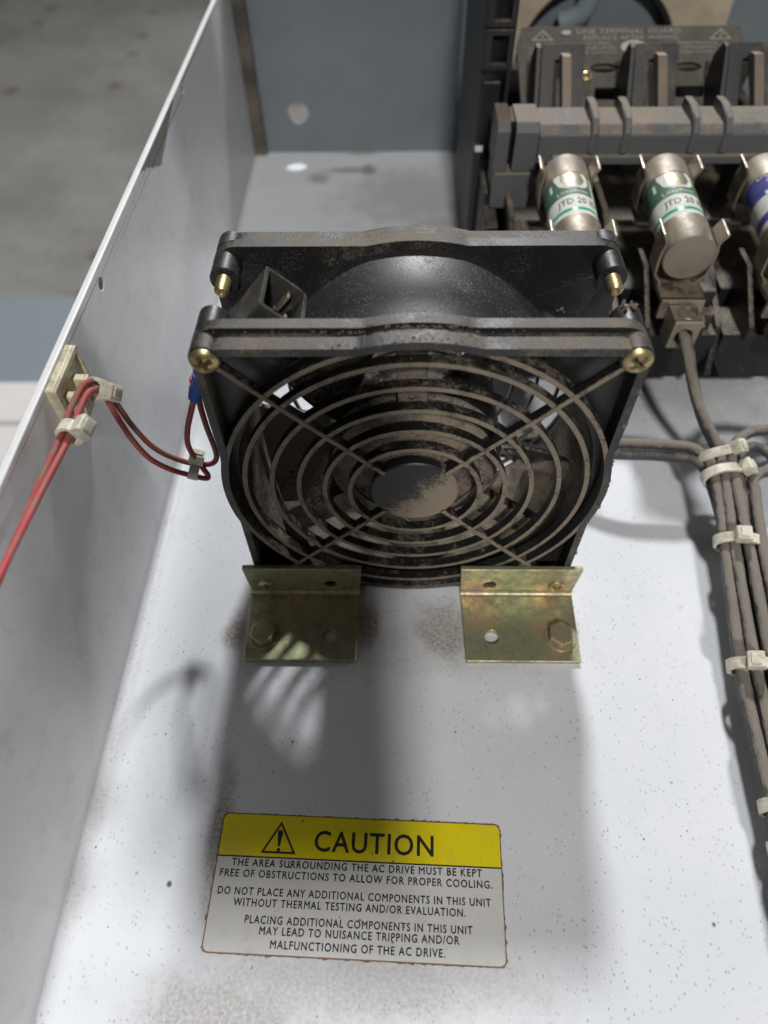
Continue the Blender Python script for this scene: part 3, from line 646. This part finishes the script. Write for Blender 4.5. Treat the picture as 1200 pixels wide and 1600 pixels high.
# tall black end frame at the left
q = MB(); q.prism([[(31, 200), (42, 200), (42, 204), (33.5, 204), (33.5, 296), (31, 296)]], 0.3, 150); q.box((42, 200, 0.3), (44.5, 215, 150)); fr = q.build('end_frame', 'switch', sw, 0.7)
q = MB(); q.box((32.5, 197.8, 58), (40.5, 200.4, 92)); q.build('frame_cover', 'switchbase', fr, 0.8)
q = MB(); q.prism([rrect(31.5, 97, 43, 112, 0.6, 2), rrect(34.5, 99, 41.5, 110, 0.5, 2)[::-1]], -201, -197, XZ); q.prism([rrect(31.5, 113, 43, 134, 0.6, 2), rrect(34.5, 115, 41.5, 132, 0.5, 2)[::-1]], -201, -197, XZ); q.build('frame_socket', 'switch', fr, 0.3)
q = MB(); q.box((29.8, 190, 0.3), (33.6, 199, 66)); q.box((33.8, 168, 0.3), (36.2, 190, 58)); q.build('frame_foot', 'switch', fr, 0.6)
q = MB(); q.box((30.5, 189, 66), (34, 190.5, 68.5)); q.build('white_tab', 'fwhite', fr, 0.3)

# ------------------------------------------------------------------ fuses, clips and lugs
def wrap(mtx, r, u, v):                     # u: mm round the barrel (0 = top), v: mm along the axis
    a = u/r; return mtx @ V(r*math.sin(a), v, r*math.cos(a))
def patch(poly, r, mtx, n=1):
    """flat outline wrapped round the barrel: cut into thin strips so that it follows the curve"""
    us = [p[0] for p in poly]; u0, u1 = min(us), max(us); bm = bmesh.new()
    f = bm.faces.new([bm.verts.new((p[0], p[1], 0)) for p in poly]); k = u0 + 1.2
    while k < u1:
        bmesh.ops.bisect_plane(bm, geom=bm.verts[:]+bm.edges[:]+bm.faces[:], plane_co=(k, 0, 0), plane_no=(1, 0, 0)); k += 1.2
    bm.verts.ensure_lookup_table(); bm.verts.index_update()
    e = MB(); e.add([wrap(mtx, r, v.co.x, v.co.y) for v in bm.verts], [tuple(v.index for v in f.verts) for f in bm.faces], True); bm.free(); return e
def fuse(x, kind, label):
    R0 = 9.8; back, front = V(x + 0.4, 156.0, 72.5), V(x - 0.6, 99.5, 69.0); d = (front - back).normalized(); L = (front-back).length
    yv = -d; xv = yv.cross(V(0, 0, 1)).normalized(); zv = xv.cross(yv)
    m_ = Matrix(((xv.x, yv.x, zv.x, front.x), (xv.y, yv.y, zv.y, front.y), (xv.z, yv.z, zv.z, front.z), (0, 0, 0, 1)))
    o = empty('cartridge_fuse', front, label, 'fuse', 'cartridge fuses in the switch block')
    ay = m_ @ RX(-90)                        # local Z of the lathe runs along the fuse
    e = MB(); e.lathe([(0, 13), (R0-0.35, 13), (R0-0.35, L-13), (0, L-13)], 56, ay); e.build('body', 'fwhite', o)
    for a0, a1, e0 in ((0, 14.5, 0), (L-14.5, L, 1)):
        pr = [(0, a0), (R0-1.2, a0), (R0-0.4, a0+0.25), (R0, a0+1.0), (R0, a1), (R0-0.5, a1)] if not e0 else [(R0-0.5, a0), (R0, a0), (R0, a1-2), (R0-0.6, a1-0.6), (R0-2, a1), (0, a1)]
        e = MB(); e.lathe(pr, 56, ay); e.build('end_cap', 'nickel', o)
    c1, c2 = ('fgreen', 'fline') if kind == 'green' else ('fblue', 'forange')
    r = R0 - 0.30; w_ = PI*r*0.98
    if kind == 'green':
        patch([(-w_, 27.5), (7.5, 27.5), (7.5, 44.3), (-w_, 44.3)], r, m_).build('colour_band', c1, o)
        patch([(-8, 44.2), (-8, 40), (-6.2, 34.2), (-3, 31.8), (3.5, 31.8), (5.8, 34.5), (6.2, 40), (4, 44.2)], r + 0.05, m_).build('pale_patch', 'fwhite', o)
        patch([(-5, 43), (-5.4, 37), (-3.6, 33.6), (-0.8, 32.8), (2.6, 33.4), (4.4, 37), (3.0, 42), (0.5, 44.2), (-2.5, 44.2)], r + 0.1, m_).build('clear_window', 'clip', o)
        patch([(-10.5, 34), (-9.2, 34), (-9.2, 38.5), (-10.5, 38.5)], r + 0.05, m_).build('pale_mark', 'fwhite', o)
        patch([(-w_, 17.2), (9.8, 17.2), (9.8, 19.0), (-w_, 19.0)], r, m_).build('colour_line', c2, o)
        for body, x0, x1, y, cap, mt in (('Littelfuse', -7.5, 5.0, 28.6, 2.4, 'fwhite'), ('JTD 20 ID', -8.0, 8.4, 21.6, 3.4, 'ink')):
            tv, tf = text_fit(body, x0, x1, y, cap); e = MB(); e.add([wrap(m_, r + 0.08, a, b_) for a, b_ in tv], tf); e.build('lettering', mt, o)
    else:
        patch([(-w_, 31), (w_*0.6, 31), (w_*0.6, 44.3), (-w_, 44.3)], r, m_).build('colour_band', c1, o)
        patch([(-6.0, 38.8), (3, 40), (9, 40), (9, 36.5), (0, 35.8), (-5, 35.5)], r + 0.05, m_).build('orange_patch', c2, o)
        patch([(-8, 33), (6, 33), (8, 30), (7, 24), (-2, 22), (-7, 26)], r + 0.04, m_).build('pale_patch', 'fwhite', o)
        patch([(-w_, 18), (w_*0.6, 18), (w_*0.6, 22), (-w_, 22)], r, m_).build('colour_line', c1, o)
        patch([(-4, 16.2), (6, 16.2), (6, 18), (-4, 18)], r, m_).build('orange_line', c2, o)
        for body, x0, x1, y, cap, mt in (('DUAL', -9, 1, 40.8, 2.4, 'fwhite'), ('AJT', -4, 7, 26.0, 5.2, 'fblue')):
            tv, tf = text_fit(body, x0, x1, y, cap); e = MB(); e.add([wrap(m_, r + 0.1, a, b_) for a, b_ in tv], tf); e.build('lettering', mt, o)
    # spring clips at both ends and the lug in front belong to the switch
    for v0, v1, tag_ in ((1.5, 11.5, 'f'), (L-11.5, L-1.5, 'b')):
        for sx in (-1, 1):
            e = MB(); t = 1.1
            pr = [(R0*0.55, -R0-4), (R0*0.95, -R0*0.9), (R0+0.05, -R0*0.25), (R0+0.05, R0*0.15), (R0*0.93, R0*0.5), (R0*1.02, R0*0.72), (R0*1.16, R0*0.95)]
            pts = [(sx*a, b_) for a, b_ in pr]; outp = [(sx*(a+t), b_-0.25) for a, b_ in pr]
            loop = pts + outp[::-1]
            if sx < 0: loop = loop[::-1]
            mm = m_ @ T(V(0, 0, 0)) @ Matrix(((1,0,0,0),(0,0,1,0),(0,1,0,0),(0,0,0,1)))
            e.prism([loop], v0, v1, mm, True); e.build('fuse_clip', 'clip', sw, 0.35)
    e = MB(); e.box((x-8.5, 92, 53.5), (x+8.5, 116, 56.0)); e.prism([[(x-8.5, 47.5), (x+8.5, 47.5), (x+8.5, 56), (x-8.5, 56)]], -93.6, -91.4, XZ); e.build('clip_strap', 'clip', sw, 0.4)
    e = MB(); e.box((x-8, 146, 56), (x+8, 158, 58)); e.build('rear_strap', 'clip', sw, 0.4)
    e = MB(); e.prism([[(x-5.4, 41.5), (x+5.4, 41.5), (x+5.4, 54.2), (x-5.4, 54.2)], circle(x-0.3, 47.2, 3.3, 20)[::-1]], -91.2, -80.5, XZ); lug = e.build('wire_lug', 'clip', sw, 0.5)
    e = MB(); e.lathe([(0, 53.2), (2.6, 53.2), (3.1, 53.5), (3.3, 54.6), (3.9, 54.6), (4.1, 54.3)], 24, T(V(x + 0.6, 86, 0))); e.box((-2.6, -0.5, 53.0), (2.6, 0.5, 53.9), T(V(x+0.6, 86, 0)) @ RZ(35)); e.build('lug_screw', 'copper', lug)
    return o
fuse(PX[0], 'green', 'green and white labelled fuse half hidden behind the fan corner')
fuse(PX[1], 'green', 'green and white labelled fuse in full view right of the fan')
fuse(PX[2], 'blue', 'blue and orange labelled fuse at the right edge of the picture')

# ------------------------------------------------------------------ back of the enclosure: beige card with a round opening, tube
q = MB(); q.prism([[(56, 0.6), (183, 0.6), (181, 98), (54, 98)], circle(110, 49.5, 46, 64)[::-1]], -326.6, -322.0, XZ); bc = tag(q.build('beige_card', 'beige', bevel=0.5), 'beige card with a round opening on the back wall behind the switch', 'card')
q = MB(); q.prism([circle(110, 49.5, 46.6, 64), circle(108.4, 49.8, 44.7, 64)[::-1]], -321.9, -318.5, XZ, True); q.build('gasket_ring', 'dark', bc, 0.5)
q = MB(); q.tube([(86, 317, 75.5), (91, 316, 77), (97, 315, 81), (100, 315, 89), (100, 315, 97)], 5.6, 18, 8); tag(q.build('bent_tube', 'pipe'), 'bent blue-grey tube in front of the beige card', 'tube')

# ------------------------------------------------------------------ black cables on the right
def cable(name, pts, r, label, mat='cable', group='black cables on the right'):
    q = MB(); q.tube(pts, r, 14, 22)
    rj = 0.06 if mat == 'cable' else 0.02
    q.v = [p + Vector((random.gauss(0, rj), random.gauss(0, rj), random.gauss(0, rj))) for p in q.v]; return tag(q.build(name, mat), label, 'cable', group)
x2 = PX[1]
LB = [(x2-0.3, 88, 47.2), (x2-0.2, 80, 46.6)]
cable('power_cable', LB + [(x2+1.6, 70, 41.0), (x2+4.4, 56, 33.5), (118, 42, 24.5), (118, 32, 22), (114.85, 4, 18.8), (109.9, -42, 15.2), (106.14, -88, 14), (101.14, -140, 13), (93.14, -200, 12)], 2.05, 'thick black cable running from the middle fuse terminal to the bundle')
cable('power_cable', [(x2+2.6, 87, 46.0), (x2+2.6, 78, 43.2), (x2+4.0, 66, 36.2), (x2+6.8, 54, 29.0), (120.5, 41, 20), (121.5, 30, 17.8), (117.88, 3, 14.6), (113.42, -43, 11.5), (110.23, -90, 10.4), (105.34, -140, 9), (98.18, -200, 9)], 2.05, 'second black cable beside the thick one under the middle fuse terminal', 'cableclean')
for i, (pts, r, lab, mt) in enumerate((
  ([(20, 66, 10), (52, 54, 17), (80, 45.5, 24.5), (100, 43.5, 25.5), (110, 42, 24), (114.8, 34, 21.5), (112.61, 6, 17.4), (106.12, -42, 13.6), (102.45, -88, 12.6), (97.36, -140, 12), (89.78, -200, 11)], 2.05, 'black cable leaving the bundle to the left towards the fan, upper of the pair', 'cable'),
  ([(16, 60, 6), (50, 50, 12), (80, 43.5, 19.8), (100, 41.5, 21), (110, 39.5, 20.5), (114.6, 32, 17.3), (114.66, 5, 13.6), (107.54, -43, 9), (103.96, -88, 8), (99.04, -140, 7.6), (91.46, -200, 7.4)], 1.95, 'black cable leaving the bundle to the left towards the fan, lower of the pair', 'cableclean'),
  ([(340, 20, 8), (230, 36, 20), (170, 46, 24), (142, 50.5, 26.5), (129, 48, 26.5), (122.2, 40, 25), (121.6, 31, 22.4), (119.31, 3, 19.6), (114.35, -42, 17.2), (110.68, -88, 16.4), (105.34, -140, 15.6), (97.34, -200, 15)], 2.05, 'brown-dusted black cable leaving the bundle to the right, farther one', 'cable'),
  ([(304.54, 0, 3), (230, 10, 8), (170, 26, 14), (146, 36, 20), (133, 43.5, 24.5), (126.5, 40, 22.5), (124.4, 30, 20), (122.67, 3, 17), (118.46, -43, 14.6), (114.88, -88, 14), (109.54, -140, 13), (101.54, -200, 12)], 1.95, 'thin black cable leaving the bundle to the right, nearer one', 'cableclean'),
  ([(330, 70, 4), (190, 62, 5), (150, 46, 9), (131, 36, 14), (126, 26, 14.6), (125.11, 2, 13), (121.82, -43, 11), (118.58, -88, 10.5), (112.9, -140, 10), (104.9, -200, 9)], 2.05, 'dusty black cable on the right flank of the bundle', 'cable'),
  ([(330, 60, 6), (190, 56, 22), (150, 40, 23), (130, 31, 22.5), (126.6, 22, 22.3), (123.51, 2, 20.6), (118.38, -42, 18.6), (114.88, -88, 17.5), (109.54, -140, 17), (101.54, -200, 16)], 2.05, 'dusty black cable lying on top of the bundle at the right', 'cable'))):
    cable('power_cable', pts, r, lab, mt)

# ------------------------------------------------------------------ cable ties
def tie(c, axis, rx, rz, label, head_dir=0.0, wd=3.6, hs=(5.2, 4.2, 4.2), tilt=0.0, upv=(0, 0, 1), tail=0.0, mat='tie'):
    """band round an oval bundle at c with its run along axis; head sits at head_dir degrees (0 = top, + = right)"""
    o = empty('cable_tie', c, label, 'cable tie', 'nylon cable ties'); ax = Vector(axis).normalized()
    zz = (Vector(upv) - ax*ax.dot(Vector(upv))).normalized(); xx = ax.cross(zz)
    if xx.x < 0: xx = -xx
    m_ = Matrix(((xx.x, zz.x, ax.x, c[0]), (xx.y, zz.y, ax.y, c[1]), (xx.z, zz.z, ax.z, c[2]), (0, 0, 0, 1))) @ RX(tilt)
    oc = [(rx*math.sin(t), rz*math.cos(t)) for t in [2*PI*i/48 for i in range(48)]][::-1]; ic = [((rx-1.1)*math.sin(t), (rz-1.1)*math.cos(t)) for t in [2*PI*i/48 for i in range(48)]]
    q = MB(); q.prism([oc, ic], -wd/2, wd/2, m_, True); q.build('band', mat, o, 0.25)
    a = math.radians(head_dir); hp = (rx*math.sin(a), rz*math.cos(a)); hm = m_ @ T(V(hp[0], hp[1], 0)) @ RZ(-head_dir)
    q = MB(); q.prism([rrect(-hs[0]/2, -0.9, hs[0]/2, hs[2]-0.9, 0.9, 4)], -hs[1]/2-0.4, hs[1]/2+0.4, hm, True); ho = q.build('head', mat, o, 0.7, 3)
    q = MB(); q.box((-1.4, hs[2]-1.2, -1.7), (1.4+tail, hs[2]-0.35, 1.7), hm); q.build('strap_end', mat, ho, 0.25)
    return o
tie((118.2, 41.5, 22.6), (-0.25, 0.95, 0.3), 8.4, 6.6, 'cream nylon tie where the side cables meet, upper of the close pair', 28, tilt=-8)
tie((119.2, 32.5, 20.0), (-0.05, 1, 0.1), 8.6, 6.4, 'cream nylon tie at the top of the bundle, lower of the close pair', 44, tilt=4)
tie((117.4, 4.0, 17.0), (0.14, 1, 0.08), 8.6, 6.4, 'cream nylon tie in the middle of the cable bundle, third from the top', -8, tilt=-6)
tie((112.0, -42.5, 14.0), (0.13, 1, 0.07), 10.4, 7.4, 'cream nylon tie around the bundle level with the brackets, fourth from the top', -24, tilt=-5)
tie((109.2, -85.0, 13.0), (0.1, 1, 0.02), 10.2, 7.4, 'cream nylon tie at the right edge, fifth tie from the top', 52, tilt=0)
tie((108.4, -96.0, 12.4), (0.1, 1, 0.02), 10.0, 7.4, 'cream nylon tie at the right edge, lowest of all', -38, tilt=0)

# ------------------------------------------------------------------ red fan wires, tie mount and ties on the left wall
mt = empty('tie_mount', (-99, 7.5, 88), 'square ivory adhesive tie mount stuck to the left wall rim', 'tie mount')
q = MB(); q.box((-98.95, -2.2, 78.4), (-96.6, 17.2, 96.8)); mo_ = q.build('base', 'mount', mt, 0.5)
rimq = MB(); rimq.prism([rrect(-2.2, 78.4, 17.2, 96.8, 0.8, 3), rrect(-0.7, 79.9, 15.7, 95.3, 0.6, 3)[::-1]], -96.7, -95.7, YZ); rimq.build('raised_rim', 'mount', mt, 0.3)
q = MB(); q.prism([[(1.5, 83.5), (4.0, 83.5), (4.0, 91.5), (1.5, 91.5)]], -96.7, -93.4, YZ); q.prism([[(8.5, 83.5), (11.0, 83.5), (11.0, 91.5), (8.5, 91.5)]], -96.7, -93.4, YZ); q.build('saddle_post', 'mount', mt, 0.4)
q = MB(); q.prism([[(1.5, 83.5), (11, 83.5), (11, 91.5), (1.5, 91.5)]], -93.5, -92.3, YZ); q.build('saddle_bridge', 'mount', mt, 0.4)
def wire(pts, r, label, mat): q = MB(); q.tube(pts, r, 12, 8); return tag(q.build('fan_wire', mat), label, 'wire', 'red fan wires')
wire([(-94, -120, 96), (-93.6, -80, 94.6), (-93.0, -53, 93.4), (-92.4, -30, 91.6), (-91.6, -12, 90.3), (-90.9, -3, 91.6), (-90.0, 4, 91.4), (-89.4, 8.6, 86), (-89.0, 9.0, 77.5), (-87.5, 9.0, 66.0), (-84.5, 9.0, 57.0), (-79.0, 9.0, 51.5), (-72.5, 9.0, 48.4), (-68.9, 9.2, 46.9), (-68.2, 10.0, 47.6), (-69.6, 10.8, 51.2), (-71.6, 11, 60), (-70.2, 11, 68), (-66.6, 11, 77.5), (-64.6, 11, 82.5), (-63.4, 11, 90)], 0.9,
     'red wire from the lower left over the tie mount to the fan, brighter one', 'red')
wire([(-95.6, -120, 93), (-95.2, -80, 91.6), (-94.6, -53, 91), (-94.3, -30, 91.0), (-93.8, -12, 90.6), (-93.0, -3, 92.2), (-91.6, 6, 92.4), (-90.2, 11.4, 87), (-89.2, 12.2, 79.0), (-87.0, 12.0, 68.5), (-83.4, 11.6, 59.8), (-78.0, 11.6, 54.4), (-72.0, 11.6, 51.6), (-67.0, 12, 51.0), (-64.6, 12.4, 53.2), (-64.1, 12.6, 58), (-64.4, 12.4, 68), (-64.2, 12.2, 78), (-63.4, 12, 84), (-62.8, 12, 90)], 0.9,
     'dust-browned red wire beside the bright one on the left wall', 'reddust')
q = MB(); q.lathe([(1.2, -6), (1.9, -5.8), (2.2, -2), (1.8, 1), (2.2, 3), (2.2, 4), (0, 4)], 20, T(V(-62.6, 11.4, 87)) @ RY(22)); tag(q.build('crimp_sleeve', 'blue'), 'blue crimp sleeve on the red wires beside the fan', 'crimp sleeve')
tie((-91.6, -10.5, 90.4), (0.1, 1, 0.0), 3.6, 3.4, 'small clear nylon tie gripping the red wires below the mount', 62, 3.6, (4.8, 4.4, 4.0), 0)
tie((-90.3, 7.6, 88.4), (0.2, 0.55, -0.8), 3.6, 3.4, 'small cream nylon tie holding the red wires to the wall mount', 60, 3.4, (4.8, 4.2, 4.0), 0, (0.6, 0.5, 0.6))
tie((-72.2, 10.4, 50.2), (1, 0.0, -0.38), 3.0, 3.6, 'small cream nylon tie on the red wires next to the fan', 20, 3.2, (4.4, 4.0, 3.8), 0, (0, 0.6, 0.8))

# ------------------------------------------------------------------ the phone that takes the picture, just above the frame: it shades the left half of the fan
pm = T(V(-5.6, -132.7, 221.5)) @ RZ(1.7) @ RX(36.3)
q = MB(); q.prism([rrect(-68, -127, 11.0, 13, 9, 6)], 1.0, 9.2, pm); tag(q.build('phone', 'dark', bevel=1.5), 'dark phone held above the plate in front of the fan, outside the picture', 'phone')

for o in bpy.data.objects:
    if '_org' in o: del o['_org']
